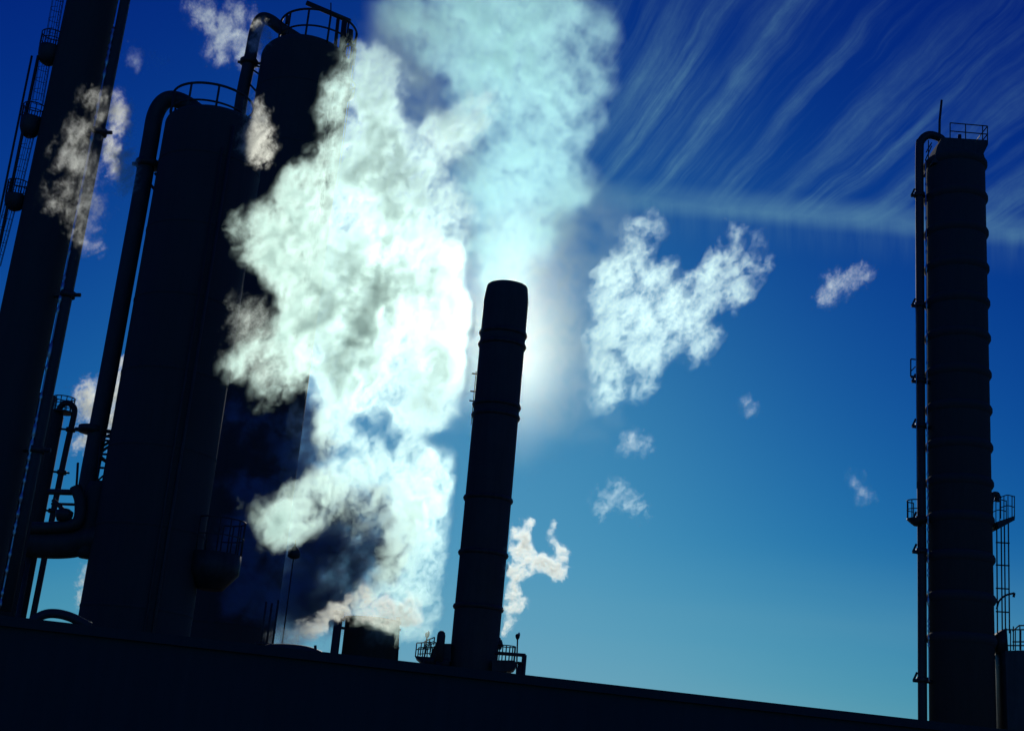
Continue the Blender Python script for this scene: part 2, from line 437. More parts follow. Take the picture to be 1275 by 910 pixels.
# ------------------------------------------------------------------ the two big vessels
def gooseneck(parent, s, pix, wpx, flanges, dy=0.0, ground=False, struts=()):
    path = smoothpath([s.P(px, py, dy) for px, py in pix], 8)
    if ground: path.append(Vector((path[-1].x, path[-1].y, 0)))
    r = s.w(0, wpx, pix[2][1]) / 2
    mb = MB(); mb.tube(path, r, 28); o = mb.build('overhead_pipe', M['pipe'], parent)
    for (px, py) in flanges:
        mb = MB(); c = s.P(px, py, dy); mb.tube([c - Z * 0.3, c - Z * 0.22, c + Z * 0.22, c + Z * 0.3], [r * 1.05, r * 1.45, r * 1.45, r * 1.05], 28)
        mb.tube([c - X * r * 1.8 - Z * 0.05, c + X * r * 3.2], 0.16, 6)
        mb.build('flange', M['steel'], o)
    for a, b in struts:
        mb = MB(); mb.tube([s.P(a[0], a[1], dy), s.P(b[0], b[1], dy)], 0.11, 8)
        mb.build('bracket', M['steel'], o)
    return o

s = Site(268, 165, 100.0); T = thing('reactor_vessel', s.base, 'widest dark vessel, a big pipe looping over its left shoulder, ring rail on top', 'vessel')
R = s.w(206.5, 331, 165) / 2; zc = s.z(268, 165); ax = s.P(268.5, 165).x
V1 = dict(R=R, ax=ax)
prof = [(R * 1.02, 0), (R, 2), (R, zc)]
for k in range(1, 9):
    a = k / 8 * math.pi / 2; prof.append((R * math.cos(a) if k < 8 else 0.3, zc + math.sin(a) * 1.3))
# slightly flattened dome above the knuckle
mb = MB(); mb.lathe(prof, (ax, 0, 0), 72)
for k in range(1, 9):
    z = zc * k / 8.6; mb.lathe([(R + 0.003, z - 0.12), (R + 0.03, z - 0.09), (R + 0.03, z + 0.09), (R + 0.003, z + 0.12)], (ax, 0, 0), 72, cap=False)
mb.build('shell', M['shell'], T)
Rr = s.w(214, 314, 120) / 2; zn = s.P(262, 104, -Rr).z
c = Vector((s.P(264, 140).x, 0, zc - 0.35))
mb = MB()
guard_rail(mb, c, Rr, zn - c.z, 0.1, 0.15, 2 * math.pi + 0.15, 9)
mb.build('guard_rail', M['steel'], T)
pip = gooseneck(T, s, [(262, 158), (247, 140), (225, 126), (207, 125), (194, 142), (187, 178), (174, 252), (157, 345), (137, 455), (120, 545), (107, 618), (103, 660)], 21,
          [(184, 205), (114, 535)], -0.5, False,
          [((193, 216), (208, 232)), ((186, 228), (203, 250)), ((186, 204), (207, 206)), ((122, 540), (146, 546)), ((120, 560), (140, 548)), ((118, 566), (144, 582))])
# stair tower lattice between the pipe and the shell
mb = MB()
pl = [(128, 545), (142, 548)]
for k in range(6):
    y0 = 548 + k * 17; xl, xr = 124 - k * 1.6, 146 - k * 3.0
    mb.tube([s.P(xl, y0, -1), s.P(xr, y0 + 1, -1)], 0.09, 6)
    mb.tube([s.P(xl if k % 2 else xr, y0, -1), s.P(xr if k % 2 else xl, y0 + 17, -1)], 0.07, 6)
mb.tube([s.P(126, 540, -1), s.P(117, 648, -1)], 0.07, 6); mb.tube([s.P(142, 543, -1), s.P(127, 648, -1)], 0.07, 6)
mb.tube(smoothpath([s.P(128, 546, -1), s.P(138, 541, -1), s.P(147, 547, -1)]), 0.08, 6); mb.tube(smoothpath([s.P(128, 560, -1), s.P(138, 555, -1), s.P(147, 560, -1)]), 0.08, 6)
mb.build('stair_lattice', M['steel'], T)
# platform low on the right of the shell
cc = s.P(268, 690); R2 = s.w(236, 303, 690) / 2
mb = MB(); mb.lathe([(R2 * 0.45, -2.6), (R2 * 0.98, -1.4), (R2, 0)], cc, 32); pp = mb.build('service_platform', M['steel'], T)
mb = MB(); guard_rail(mb, cc, R2 * 0.97, s.z(290, 650) - cc.z, 0.06, -2.2, 1.6, 9); mb.build('guard_rail', M['steel'], pp)
for fx, fy, dz_, rr_ in ((0.55, 0.87, 1, 0.13), (0.42, 0.94, 3, 0.08)):
    MB().tube([Vector((ax + R * fx, -R * fy, z)) for z in (0, 15, zc - dz_)], rr_, 8).build('side_pipe', M['pipe'], T)

# fat header pipe crossing between the columns at lower left
s2 = Site(60, 670, 99.0)
T = thing('header_pipe', s2.base, 'fat dark horizontal header pipe bundle crossing low between the left columns', 'pipe')
mb = MB(); mb.tube(smoothpath([s2.P(-60, 672), s2.P(10, 673), s2.P(60, 677), s2.P(90, 676), s2.P(118, 670), s2.P(165, 672)]), s2.w(0, 37, 670) / 2, 24); mb.build('pipe', M['pipe'], T)
mb = MB(); cc = s2.P(108, 688); mb.lathe([(0.5, -0.4), (s2.w(94, 124, 660) / 2, 0), (s2.w(94, 124, 660) / 2, s2.z(110, 608) - cc.z), (0.7, s2.z(110, 600) - cc.z)], cc, 28); mb.build('knockout_drum', M['shell'], T)
mb = MB(); mb.tube(smoothpath([s2.P(-60, 655, -1), s2.P(20, 657, -1), s2.P(70, 656, -1), s2.P(96, 650, -1), s2.P(100, 625, -1), s2.P(94, 606, -1)]), 0.42, 18); mb.build('branch_pipe', M['pipe'], T)
mb = MB(); mb.tube([s2.P(60, 612, -1), s2.P(95, 613, -1)], 0.22, 12); mb.tube([s2.P(64, 627, -1), s2.P(95, 628, -1)], 0.1, 8); mb.tube([s2.P(97, 576, -1), s2.P(95, 610, -1)], 0.09, 8)
mb.tube(smoothpath([s2.P(66, 622, -1), s2.P(78, 634, -1), s2.P(88, 648, -1)]), 0.16, 10)
mb.lathe([(0.45, -0.5), (0.62, -0.1), (0.62, 0.2), (0.3, 0.4)], s2.P(80, 640, -1), 16); mb.build('valve_body', M['steel'], T)
for px in (5, 40):
    c = s2.P(px, 673); MB().tube([c, Vector((c.x, c.y, 0))], 0.18, 8).build('support_leg', M['steel'], T)

s = Site(380, 70, 138.0); T = thing('reactor_vessel', s.base, 'tallest dark vessel behind the wide one, a davit beam above its ring rail', 'vessel')
R = s.w(325.5, 437, 75) / 2; zc = s.z(381, 80); ax = s.P(381, 80).x
prof = [(R * 1.02, 0), (R, 2), (R, zc)]
for k in range(1, 9):
    a = k / 8 * math.pi / 2; prof.append((R * math.cos(a) if k < 8 else 0.3, zc + math.sin(a) * 2.4))
mb = MB(); mb.lathe(prof, (ax, 0, 0), 72)
for k in range(1, 11):
    z = zc * k / 10.6; mb.lathe([(R + 0.003, z - 0.14), (R + 0.03, z - 0.1), (R + 0.03, z + 0.1), (R + 0.003, z + 0.14)], (ax, 0, 0), 72, cap=False)
mb.build('shell', M['shell'], T)
Rr = s.w(348, 443, 40) / 2; c = Vector((s.P(394, 60).x, 0, zc + 0.4))
mb = MB(); hr = s.P(395, 12, -Rr).z - c.z
guard_rail(mb, c, Rr, hr, 0.13, 0, 2 * math.pi, 11)
mb.build('guard_rail', M['steel'], T)
mb = MB(); mb.tube([s.P(382, 4, -1), s.P(436, 27, -1)], 0.3, 8); mb.tube([s.P(421, 24, -1), s.P(417, 62, -1)], 0.2, 8); mb.tube([s.P(429, 27, -1), s.P(425, 64, -1)], 0.32, 8)
mb.tube([s.P(412, 4, -1), s.P(412, 17, -1)], 0.07, 6); mb.tube([s.P(436, 38, -1), s.P(434, 52, -1)], [0.35, 0.5], 10); mb.tube([s.P(358, 20, -1), s.P(357, 30, -1)], 0.2, 8)
mb.build('davit', M['steel'], T)
gooseneck(T, s, [(372, 50), (350, 36), (337, 26), (326, 24), (318.5, 38), (312, 70), (303, 112), (295, 158), (270, 280)], 15.5, [(310, 78)], -0.5, True,
          [((318, 82), (332, 86)), ((316, 88), (330, 98)), ((310, 104), (326, 122))])
mb = MB(); ladder(mb, s.P(412, 232, -4.8), s.P(436, 60, -4.8), X, -Yv, 0.9, 0.6, 0.7, 0.06, 1.8); mb.build('caged_ladder', M['steel'], T)
for o_ in (0, 5, 9):
    mb = MB(); mb.tube([s.P(415 + o_, 100, -5.2), s.P(396 + o_, 235, -5.2), s.P(370 + o_, 420, -5.2)], 0.12, 8)
    mb.build('side_pipe', M['pipe'], T)
cc = s.P(424, 118, -3.5)
mb = MB(); mb.lathe([(1.0, -0.5), (1.5, 0)], cc, 20); pp = mb.build('service_platform', M['steel'], T)
mb = MB(); guard_rail(mb, cc, 1.45, 1.3, 0.07, 0, 2 * math.pi, 8); mb.build('guard_rail', M['steel'], pp)

# lamp mast dimly seen through the shaded steam
s = Site(366, 690, 112.0); T = thing('lamp_mast', s.base, 'thin lamp mast, dim in the shaded steam right of the wide vessel', 'lamp mast')
mb = MB(); c = s.P(366, 690); mb.tube([(c.x, 0, 0), (c.x, 0, c.z + 1.2)], [0.07, 0.05], 8); mb.build('pole', M['steel'], T)
mb = MB(); mb.lathe([(0.25, -0.35), (0.5, -0.2), (0.5, 0.25), (0.3, 0.5), (0.08, 0.7), (0.05, 1.1)], c, 20); mb.build('lamp_head', M['steel'], T)

# ------------------------------------------------------------------ the stack
s = Site(628, 400, 132.0); T = thing('smoke_stack', s.base, 'single tall round smokestack hiding the sun, pale plume rising from its mouth', 'chimney')
R = s.w(600.5, 656, 375) / 2; zt = s.z(628, 360) + 0.25; ax = s.P(628, 400).x
Rb = s.w(559, 619, 820) / 2 * 1.0
mb = MB(); prof = [(Rb, 0), (Rb, 12), (R, zt - 1.5), (R * 0.93, zt - 0.15), (R * 0.9, zt), (R * 0.82, zt), (R * 0.80, zt - 3)]
mb.lathe(prof, (ax, 0, 0), 72); mb.build('shaft', M['stack'], T)
for py in (417, 431, 506, 519, 622, 690, 757):
    z = s.z(628 - (py - 400) * 0.0857, py); rr_ = R + (Rb - R) * max(0, (zt - z)) / (zt - 12) 
    mb = MB(); mb.lathe([(rr_ + 0.003, z - 0.25), (rr_ + 0.12, z - 0.2), (rr_ + 0.2, z), (rr_ + 0.12, z + 0.2), (rr_ + 0.003, z + 0.25)], (ax, 0, 0), 72, cap=False)
    mb.build('stiffener_ring', M['steel'], T)
for i in range(7):
    a = math.radians(200 + i * 5)
mb = MB()
a = math.radians(182); dr = Vector((math.cos(a), math.sin(a), 0))
for (rA, z0, z1) in (((R + 0.10), 36, s.z(610, 465)),):
    ladder(mb, Vector((ax, 0, z0)) + dr * rA, Vector((ax, 0, z1)) + dr * rA, Vector((-dr.y, dr.x, 0)), dr, 0.5, 0.4, 0, 0.04)
for py in (466, 488, 500):
    p = s.P(595, py); mb.tube([Vector((ax, 0, p.z)) + dr * R, Vector((ax, 0, p.z)) + dr * (R + 0.5)], 0.07, 6)
mb.build('ladder', M['steel'], T)
# base platforms
mb = MB()
P = lambda px, py: (s.P(px, py).x, s.P(px, py).z)
mb.prism([P(517.5, 819), P(560, 822), P(560, 834), P(534, 832)], -2.4, 2.4)
mb.prism([P(536, 818), P(541, 806), P(553, 803), P(562, 803), P(562, 825), P(536, 824)], -1.6, 1.6)
pl = mb.build('service_platform', M['steel'], T)
mb = MB()
def railrun(mb, A_, B_, hpx, k=5, ys=(-2.3, 2.3)):
    for y in ys:
        a = s.P(*A_); b = s.P(*B_); a = Vector((a.x, y, a.z)); b = Vector((b.x, y, b.z)); h = s.w(0, hpx, A_[1])
        mb.tube([a + Z * h, b + Z * h], 0.06, 6); mb.tube([a + Z * h * 0.5, b + Z * h * 0.5], 0.05, 6)
        for i in range(k + 1):
            q = a.lerp(b, i / k); mb.tube([q, q + Z * h], 0.055, 6)
for A__, B__, h__, k__ in (((518.5, 819), (536, 818), 16, 3), ((529, 811), (541, 806), 10, 2)):
    for y__ in (-2.3, 2.3):
        mb = MB(); railrun(mb, A__, B__, h__, k__, (y__,)); mb.build('guard_rail', M['steel'], pl)
mb = MB(); mb.prism([P(612, 824), P(640, 824.5), P(643.5, 829), P(640, 834), P(628, 838), P(612, 838)], -2.4, 2.4); mb.prism([P(612, 834), P(632, 836), P(626, 841), P(612, 841)], -1.5, 1.5)
pl = mb.build('service_platform', M['steel'], T)
mb = MB(); cr_ = s.P(629, 823); guard_rail(mb, cr_, s.w(617, 640, 820) / 2, s.w(0, 19, 820), 0.055, -math.pi, 0, 8); guard_rail(mb, cr_, s.w(617, 640, 820) / 2, s.w(0, 19, 820), 0.05, 0, math.pi, 8)
mb.build('guard_rail', M['steel'], pl)
MB().lathe([(0.3, 0), (0.45, 0.5), (0.3, 0.9)], s.P(620, 808), 12).build('nozzle', M['pipe'], T); MB().lathe([(0.5, 0), (0.6, 0.9), (0.2, 1.3)], s.P(615, 806), 12).build('nozzle', M['pipe'], T)

# things at the foot of the stack
sb = Site(548, 805, 129.0); T = thing('vent_drum', sb.base, 'stubby round-topped vent drum standing on the platform left of the smokestack foot', 'vent drum')
c = sb.P(548, 806); r = sb.w(543, 553.5, 800) / 2; h = sb.z(548, 790) - c.z
mb = MB(); mb.lathe([(r * 1.0, -1.2), (r, h - 0.05), (r * 0.85, h + 0.2), (r * 0.45, h + 0.36), (0.02, h + 0.4)], c, 24); mb.build('drum', M['pipe'], T)
mb = MB(); mb.tube([(c.x, 0, 0), (c.x, 0, c.z - 1.2)], 0.3, 12); mb.build('leg', M['steel'], T)
def flood(px, py, foot, label, Y=129.0):
    s = Site(px, py, Y); T = thing('floodlight', s.base, label, 'lamp', 'floodlights on poles at the stack foot')
    c = s.P(px, py); f = s.P(*foot)
    mb = MB(); mb.tube([(f.x, 0, 0), (f.x, 0, f.z), (c.x, 0, c.z)], 0.07, 8); mb.build('pole', M['steel'], T)
    mb = MB(); r = s.w(0, 6.2, py) / 2
    mb.lathe([(0.1, -r * 1.2), (r * 0.8, -r * 0.5), (r, 0.1), (r * 0.75, r * 0.7), (0.15, r)], c, 16); mb.build('lamp_head', M['steel'], T)
    mb = MB(); mb.lathe([(r * 0.5, -r * 0.35), (r * 0.55, r * 0.1), (r * 0.25, r * 0.6), (0.05, r * 0.72)], c + Vector((r * 0.45, -0.35, 0.18)), 12); mb.build('reflector', M['lamp'], T)
    return T
flood(532, 790, (528.5, 817), 'small floodlight on a pole at the left platform by the smokestack foot')
flood(644.5, 792, (643, 840), 'small floodlight on a pole to the right of the smokestack foot')
sb = Site(640, 820, 126.0); T = thing('pipe_gantry', sb.base, 'square pipe gantry arm reaching right from the smokestack foot', 'gantry')
mb = MB(); mb.tube([sb.P(616, 812.5), sb.P(654.5, 815.5)], 0.16, 4); mb.build('beam', M['steel'], T)
mb = MB(); a = sb.P(653, 815); mb.tube([a, Vector((a.x, a.y, 0))], 0.22, 4); mb.build('post', M['steel'], T)
mb = MB(); a = sb.P(647.5, 826); a2 = sb.P(647, 850); mb.box((a.x - 0.2, -0.3, 0), (a.x + 0.2, 0.3, a.z)); mb.box((a.x - 0.32, -0.4, a.z + 0.003), (a.x + 0.32, 0.4, a.z + 0.15)); mb.build('junction_box', M['steel'], T)

# ------------------------------------------------------------------ steaming tank and its exhaust
s = Site(462, 790, 92.0); T = thing('steaming_tank', s.base, 'short wide round tank with steam pouring over its rim, at the foot of the plume', 'tank')
R = s.w(428.5, 496.5, 790) / 2; zt = s.z(462, 771); ax = s.P(462, 790).x
mb = MB(); mb.lathe([(R, 0), (R, zt - 0.1), (R + 0.12, zt - 0.1), (R + 0.12, zt), (R - 0.15, zt), (R - 0.18, zt - 1.5)], (ax, 0, 0), 56); mb.build('shell', M['stack'], T)
mb = MB(); mb.tube([s.P(496, 768), s.P(493, 828)], 0.13, 8); mb.tube([s.P(494, 783), s.P(499, 784)], 0.1, 6); mb.tube([s.P(492, 806), s.P(497, 807)], 0.1, 6); mb.build('side_pipe', M['pipe'], T)
s = Site(419, 790, 90.0); T = thing('exhaust_pipe', s.base, 'stout upright exhaust pipe standing just left of the steaming tank', 'exhaust pipe')
mb = MB(); c = s.P(419, 790); tz = s.z(421, 760); mb.lathe([(s.w(413.5, 424, 790) / 2, 0), (s.w(413.5, 424, 790) / 2, tz)], (c.x, 0, 0), 24); o = mb.build('pipe', M['pipe'], T)
mb = MB(); r = s.w(413.5, 424, 790) / 2; mb.lathe([(r + 0.003, -0.2), (r * 1.2, -0.18), (r * 1.2, 0), (r + 0.003, 0.003)], (c.x, 0, tz - 0.1), 24, cap=False); mb.build('collar', M['steel'], T)
mb = MB(); mb.tube([s.P(424, 770), s.P(429, 771)], 0.12, 8); mb.build('bracket', M['steel'], T); MB().tube([s.P(423, 781), s.P(430, 782)], 0.09, 8).build('bracket', M['steel'], T)

# ------------------------------------------------------------------ right tower
s = Site(1190, 400, 110.0); T = thing('stripper_tower', s.base, 'lone ribbed dark tower at the right edge with a gooseneck pipe down its left side', 'tower')
R = s.w(1154.5, 1226, 300) / 2; ax = s.P(1190.5, 300).x; zt = s.z(1190, 205)
mb = MB(); mb.lathe([(R, 0), (R, zt), (R * 0.97, zt + 0.12)], (ax, 0, 0), 64)
mb.build('shell', M['shell'], T)
for py in (208, 250, 293, 337, 380, 423, 468, 512, 558, 603, 648, 696, 746, 797):
    z = s.z(1195, py)
    mb = MB(); mb.lathe([(R + 0.003, z - 0.42), (R + 0.1, z - 0.3), (R + 0.2, z - 0.12), (R + 0.2, z + 0.12), (R + 0.1, z + 0.32), (R + 0.003, z + 0.4)], (ax, 0, 0), 64, cap=False)
    mb.build('stiffener_ring', M['shell'], T)
# top deck
mb = MB(); Q = lambda px, py: (s.P(px, py).x, s.P(px, py).z)
zd = s.z(1195, 184); cx2 = s.P(1194, 184).x; Rd = s.w(1165, 1223, 184) / 2
mb.prism([Q(1154.5, 212), Q(1160, 192), Q(1166, 181), Q(1222.5, 184.5), Q(1222.5, 190), Q(1217, 201), Q(1220, 212)], -R * 0.62, R * 0.62)
pl = mb.build('top_deck', M['steel'], T, False)
mb = MB()
for y in (-R * 0.6, R * 0.6):
    for ya, yb in ((163, 167), (173, 177)):
        a = s.P(1176, ya); b = s.P(1222, yb); mb.tube([Vector((a.x, y, a.z)), Vector((b.x, y, b.z))], 0.05, 6)
    for px, yt in ((1176, 163), (1195, 165), (1216, 166), (1222, 167)):
        a = s.P(px, 184); b = s.P(px, yt); mb.tube([Vector((a.x, y, a.z)), Vector((b.x, y, b.z))], 0.05, 6)
for ya in (167, 177):
    a = s.P(1222, ya); mb.tube([Vector((a.x, -R * 0.6, a.z)), Vector((a.x, R * 0.6, a.z))], 0.05, 6)
mb.build('guard_rail', M['steel'], pl)
mb = MB(); mb.lathe([(0.28, 0), (0.28, 0.5), (0.16, 0.7), (0.16, 1.1)], s.P(1195, 182), 12); mb.build('vent_cap', M['steel'], T)
mb = MB(); mb.tube([s.P(1169.5, 180), s.P(1170, 150), s.P(1172.5, 125)], [0.12, 0.11, 0.1], 8); mb.build('antenna', M['steel'], T)
path = smoothpath([s.P(1180, 190, -.3), s.P(1174, 176, -.3), s.P(1167, 170.5, -.3), s.P(1156, 168.5, -.3), s.P(1147.5, 175, -.3), s.P(1145, 190, -.3), s.P(1145.3, 300, -.3), s.P(1146.5, 500, -.3), s.P(1148, 700, -.3), s.P(1148.5, 850, -.3)], 8)
path.append(Vector((path[-1].x, path[-1].y, 0)))
mb = MB(); mb.tube(path, s.w(0, 10.8, 400) / 2, 20); pi_ = mb.build('overhead_pipe', M['pipe'], T)
for py in (243, 380, 474, 530, 624 + 22, 686, 846):
    mb = MB(); c = s.P(1145.3 + (py - 300) * 0.0062, py, -.3); r = s.w(0, 10.8, 400) / 2
    mb.tube([c - X * r * 2.1 - Z * 0.1, c + X * r * 2.6 - Z * 0.1], 0.16, 6); mb.tube([c - Z * 0.2, c + Z * 0.2], r * 1.3, 16)
    mb.tube([c - X * r * 2.0 - Z * 0.1, c - X * r * 1.2 + Z * 0.55], 0.09, 6)
    mb.build('flange', M['steel'], pi_)
mb = MB(); tr = [s.P(1153.2 + (py - 300) * 0.0062, py, -1.2) for py in range(200, 850, 3)]; mb.tube(tr, [0.04 + (0.06 if random.random() < 0.2 else 0.0) for _ in tr], 8); mb.build('glint_line', M['lamp'], T)  # bumpy bright line added between pipe and shell to give glints
mb = MB(); mb.tube([s.P(1139.8 + (py - 300) * 0.0062, py, -.5) for py in range(380, 620, 12)], 0.035, 6); mb.build('glint_line', M['lamp'], T)  # second thin bright line, added for a glint left of the pipe
# left small ladder frame and platform
mb = MB(); a, b = s.P(1134, 469, -.4), s.P(1134, 447, -.4); mb.tube([a, b], 0.06, 6); mb.tube([b, b + X * 0.5], 0.06, 6); mb.tube([a, a + X * 0.5], 0.12, 6); mb.tube([a.lerp(b, .3), a.lerp(b, .6) + X * 0.4], 0.05, 6)
mb.build('bracket', M['steel'], T)
mb = MB(); mb.tube([s.P(1153, 190), s.P(1160, 178)], 0.06, 6); mb.tube([s.P(1156, 205), s.P(1156, 175)], 0.05, 6); mb.tube([s.P(1152, 200), s.P(1160, 182)], 0.05, 6)
mb.build('bracket', M['steel'], T)
mb = MB(); c = s.P(1141, 646, -.6); k = s.w(0, 100, 640) / 100
mb.lathe([(3 * k, -9 * k), (7 * k, -6 * k), (12 * k, -1.5 * k), (12 * k, 0)], c, 20); pl = mb.build('service_platform', M['steel'], T)
mb = MB(); guard_rail(mb, c, 11.6 * k, 23 * k, 0.05, 0.5 * math.pi, 1.5 * math.pi, 4); mb.build('guard_rail', M['steel'], pl)
# right side platform, cage and lower landing
mb = MB(); mb.prism([Q(1236, 652), Q(1257, 645), Q(1258, 650), Q(1247, 656), Q(1238, 661)], -1.0, 1.0); pl = mb.build('service_platform', M['steel'], T)
for y in (-0.9, 0.9):
    mb = MB()
    for yy in (621, 634):
        mb.tube(smoothpath([Vector((s.P(px, py).x, y, s.P(px, py).z)) for px, py in ((1240, yy + 1), (1249, yy - 2), (1258, yy))]), 0.045, 6)
    for px in (1241, 1245, 1250, 1255, 1258): mb.tube([Vector((s.P(px, 648).x, y, s.P(px, 648).z)), Vector((s.P(px, 620).x, y, s.P(px, 620).z))], 0.04, 6)
    mb.build('guard_rail', M['steel'], pl)
mb = MB(); mb.tube(smoothpath([s.P(1233, 640), s.P(1234, 622), s.P(1237, 615.5), s.P(1242, 616), s.P(1241, 624)]), 0.22, 12); mb.build('gooseneck_vent', M['pipe'], T)
mb = MB()
for px, ex in ((1241, 1242), (1246.5, 1248), (1250.5, 1252), (1255.5, 1257)): mb.tube([s.P(px, 650), s.P(ex, 788)], 0.06, 6)
for py in (675, 703, 732, 761): mb.tube([s.P(1240, py), s.P(1257, py + 1)], 0.06, 6)
mb.build('caged_ladder', M['steel'], T)
mb = MB(); mb.tube(smoothpath([s.P(1241, 758), s.P(1244, 748), s.P(1252, 741), s.P(1263, 738)]), 0.08, 8); mb.tube([s.P(1263, 738), s.P(1262, 743)], 0.1, 8); mb.build('davit', M['steel'], T)
mb = MB(); mb.prism([Q(1242, 812), Q(1290, 811), Q(1292, 930), Q(1246, 930), Q(1243, 830)], -1.6, 1.6); mb.prism([Q(1239, 790), Q(1249, 783), Q(1251, 812), Q(1239, 812)], -0.8, 0.8); pl = mb.build('lower_landing', M['steel'], T)
for y in (-1.5, 1.5):
    mb = MB()
    for yy in (781, 801): mb.tube([Vector((s.P(px, py).x, y, s.P(px, py).z)) for px, py in ((1252, yy + 7 if yy < 790 else yy), (1260, yy), (1290, yy))], 0.06, 6)
    for px in (1253, 1261, 1267, 1273, 1280, 1288): mb.tube([Vector((s.P(px, 811).x, y, s.P(px, 811).z)), Vector((s.P(px, 782).x, y, s.P(px, 782).z))], 0.05, 6)
    mb.build('guard_rail', M['steel'], pl)
for px in (1268, 1285):
    a = s.P(px, 850); MB().tube([a, Vector((a.x, 0, 0))], 0.3, 8).build('landing_leg', M['steel'], T)

#STEAM#
# ------------------------------------------------------------------ steam and smoke
def vol_mat(name, density, aniso, color, absorb=None):
    mt = bpy.data.materials.new(name); mt.use_nodes = True
    t = mt.node_tree; t.nodes.clear(); q = NT(t)
    out = q.n('ShaderNodeOutputMaterial'); pv = q.n('ShaderNodeVolumePrincipled')
    pv.inputs['Color'].default_value = tuple(color) + (1,)
    pv.inputs['Density'].default_value = density
    pv.inputs['Anisotropy'].default_value = aniso
    t.links.new(pv.outputs[0], out.inputs['Volume'])
    return mt

def steam(name, blobs, Y, mat, label, vox=2.0, amp=1.0, size=1.0, soft=0.6, flat=0.6, k=0.8, rough=0.6, seed=0.0, cuts=(), ray_=None, bias=0.0, warp=1.0, detail=6, fil=1.0, stretch=None, inner=True, padmax=99.0):
    """blobs: (px, py, radius px[, depth offset m]) strung into one smooth field, torn by noise; a Volume object whose
    grid is computed by geometry nodes.  flat: depth radius relative to the picture radius"""
    mpp = Y / F / 0.96
    B_ = []
    for b in blobs:
        c = at(b[0], b[1], Y + (b[3] if len(b) > 3 else 0)); B_.append((c, b[2] * mpp))
    C_ = []
    for b in cuts:
        c = at(b[0], b[1], Y + (b[3] if len(b) > 3 else 0)); C_.append((c, b[2] * mpp))
    org = sum((c for c, r in B_), Vector()) / len(B_)
    pad = min(amp * 0.9 + soft, padmax)
    lo = [min(c[i] - r * (flat if i == 1 else 1) for c, r in B_) - pad - org[i] for i in range(3)]
    hi = [max(c[i] + r * (flat if i == 1 else 1) for c, r in B_) + pad - org[i] for i in range(3)]
    v = bpy.data.volumes.new(name); o = bpy.data.objects.new(name, v); COL.objects.link(o); o.location = org
    v.materials.append(mat)
    ng = bpy.data.node_groups.new(name + '_field', 'GeometryNodeTree')
    ng.interface.new_socket('Geometry', in_out='INPUT', socket_type='NodeSocketGeometry')
    ng.interface.new_socket('Geometry', in_out='OUTPUT', socket_type='NodeSocketGeometry')
    q = NT(ng); L = ng.links
    out = q.n('NodeGroupOutput'); vc = q.n('GeometryNodeVolumeCube')
    vc.inputs['Min'].default_value = lo; vc.inputs['Max'].default_value = hi
    vx = vox * mpp
    for i, a in enumerate('XYZ'): vc.inputs['Resolution ' + a].default_value = max(8, int((hi[i] - lo[i]) / (vx * (1.9 if i == 1 else 1))))
    print(name, [vc.inputs['Resolution ' + a].default_value for a in 'XYZ'])
    p0_ = q.n('GeometryNodeInputPosition').outputs[0]
    sh = q.v('ADD', p0_, (seed * 13.7, seed * 5.1, seed * 9.3))
    if stretch:                                   # (lean in degrees from upright, factor): draws the noise out along one direction
        rt = q.n('ShaderNodeVectorRotate', rotation_type='Y_AXIS'); L.new(sh, rt.inputs['Vector']); rt.inputs['Angle'].default_value = -math.radians(stretch[0])
        sh = q.v('MULTIPLY', rt.outputs[0], (1, 1, 1.0 / stretch[1]))
    wv = q.v('SUBTRACT', q.noise(sh, 0.35 / size, 2, 0.5, color=True), (0.5, 0.5, 0.5))
    p = q.v('ADD', p0_, q.v('SCALE', wv, scale=2.6 * warp * size))
    ps = q.v('MULTIPLY', p, (1, 1 / flat, 1))
    cur = None
    for c, r in B_:
        cl = c - org; cl = Vector((cl.x, cl.y / flat, cl.z))
        dd = q.m('SUBTRACT', q.v('DISTANCE', ps, tuple(cl)), r)
        cur = dd if cur is None else q.m('SMOOTH_MIN', cur, dd, k)
    for c, r in C_:
        cl = c - org; cl = Vector((cl.x, cl.y / flat, cl.z))
        dd = q.m('SUBTRACT', r, q.v('DISTANCE', ps, tuple(cl)))
        cur = q.m('SMOOTH_MAX', cur, dd, k)
    wv2 = q.v('SUBTRACT', q.noise(sh, 1.1 / size, 3, 0.55, color=True), (0.5, 0.5, 0.5))
    n1 = q.noise(q.v('ADD', sh, q.v('SCALE', wv2, scale=1.1 * size)), 0.40 / size, detail, rough, 0.35)
    n2 = q.noise(q.v('ADD', sh, q.v('SCALE', wv2, scale=1.5 * size)), 0.8 / size, max(2, detail - 1), 0.58)
    rid = q.m('SUBTRACT', 1.0, q.m('ABSOLUTE', q.m('MULTIPLY', q.m('SUBTRACT', n2, 0.5), 5.0)))     # thin curling sheets
    nn = q.m('ADD', q.m('MULTIPLY', q.m('SUBTRACT', n1, 0.5), 3.4 * amp), q.m('MULTIPLY', q.m('SUBTRACT', rid, 0.45), 0.42 * amp * fil))
    f = q.m('SUBTRACT', q.m('ADD', nn, bias), cur)
    den = q.smooth(f, 0.0, soft)
    inn = q.smooth(q.m('ADD', q.m('MULTIPLY', n1, 0.6), q.m('MULTIPLY', rid, 0.30)), 0.32, 0.66)
    if inner: den = q.m('MULTIPLY', den, q.m('ADD', 0.05, q.m('MULTIPLY', q.m('POWER', inn, 2.0), 1.9)))
    L.new(den, vc.inputs['Density'])
    sm = q.n('GeometryNodeSetMaterial'); sm.inputs['Material'].default_value = mat
    L.new(vc.outputs[0], sm.inputs[0]); L.new(sm.outputs[0], out.inputs[0])
    md = o.modifiers.new('field', 'NODES'); md.node_group = ng
    tag(o, label, 'steam', kind='stuff')
    return o

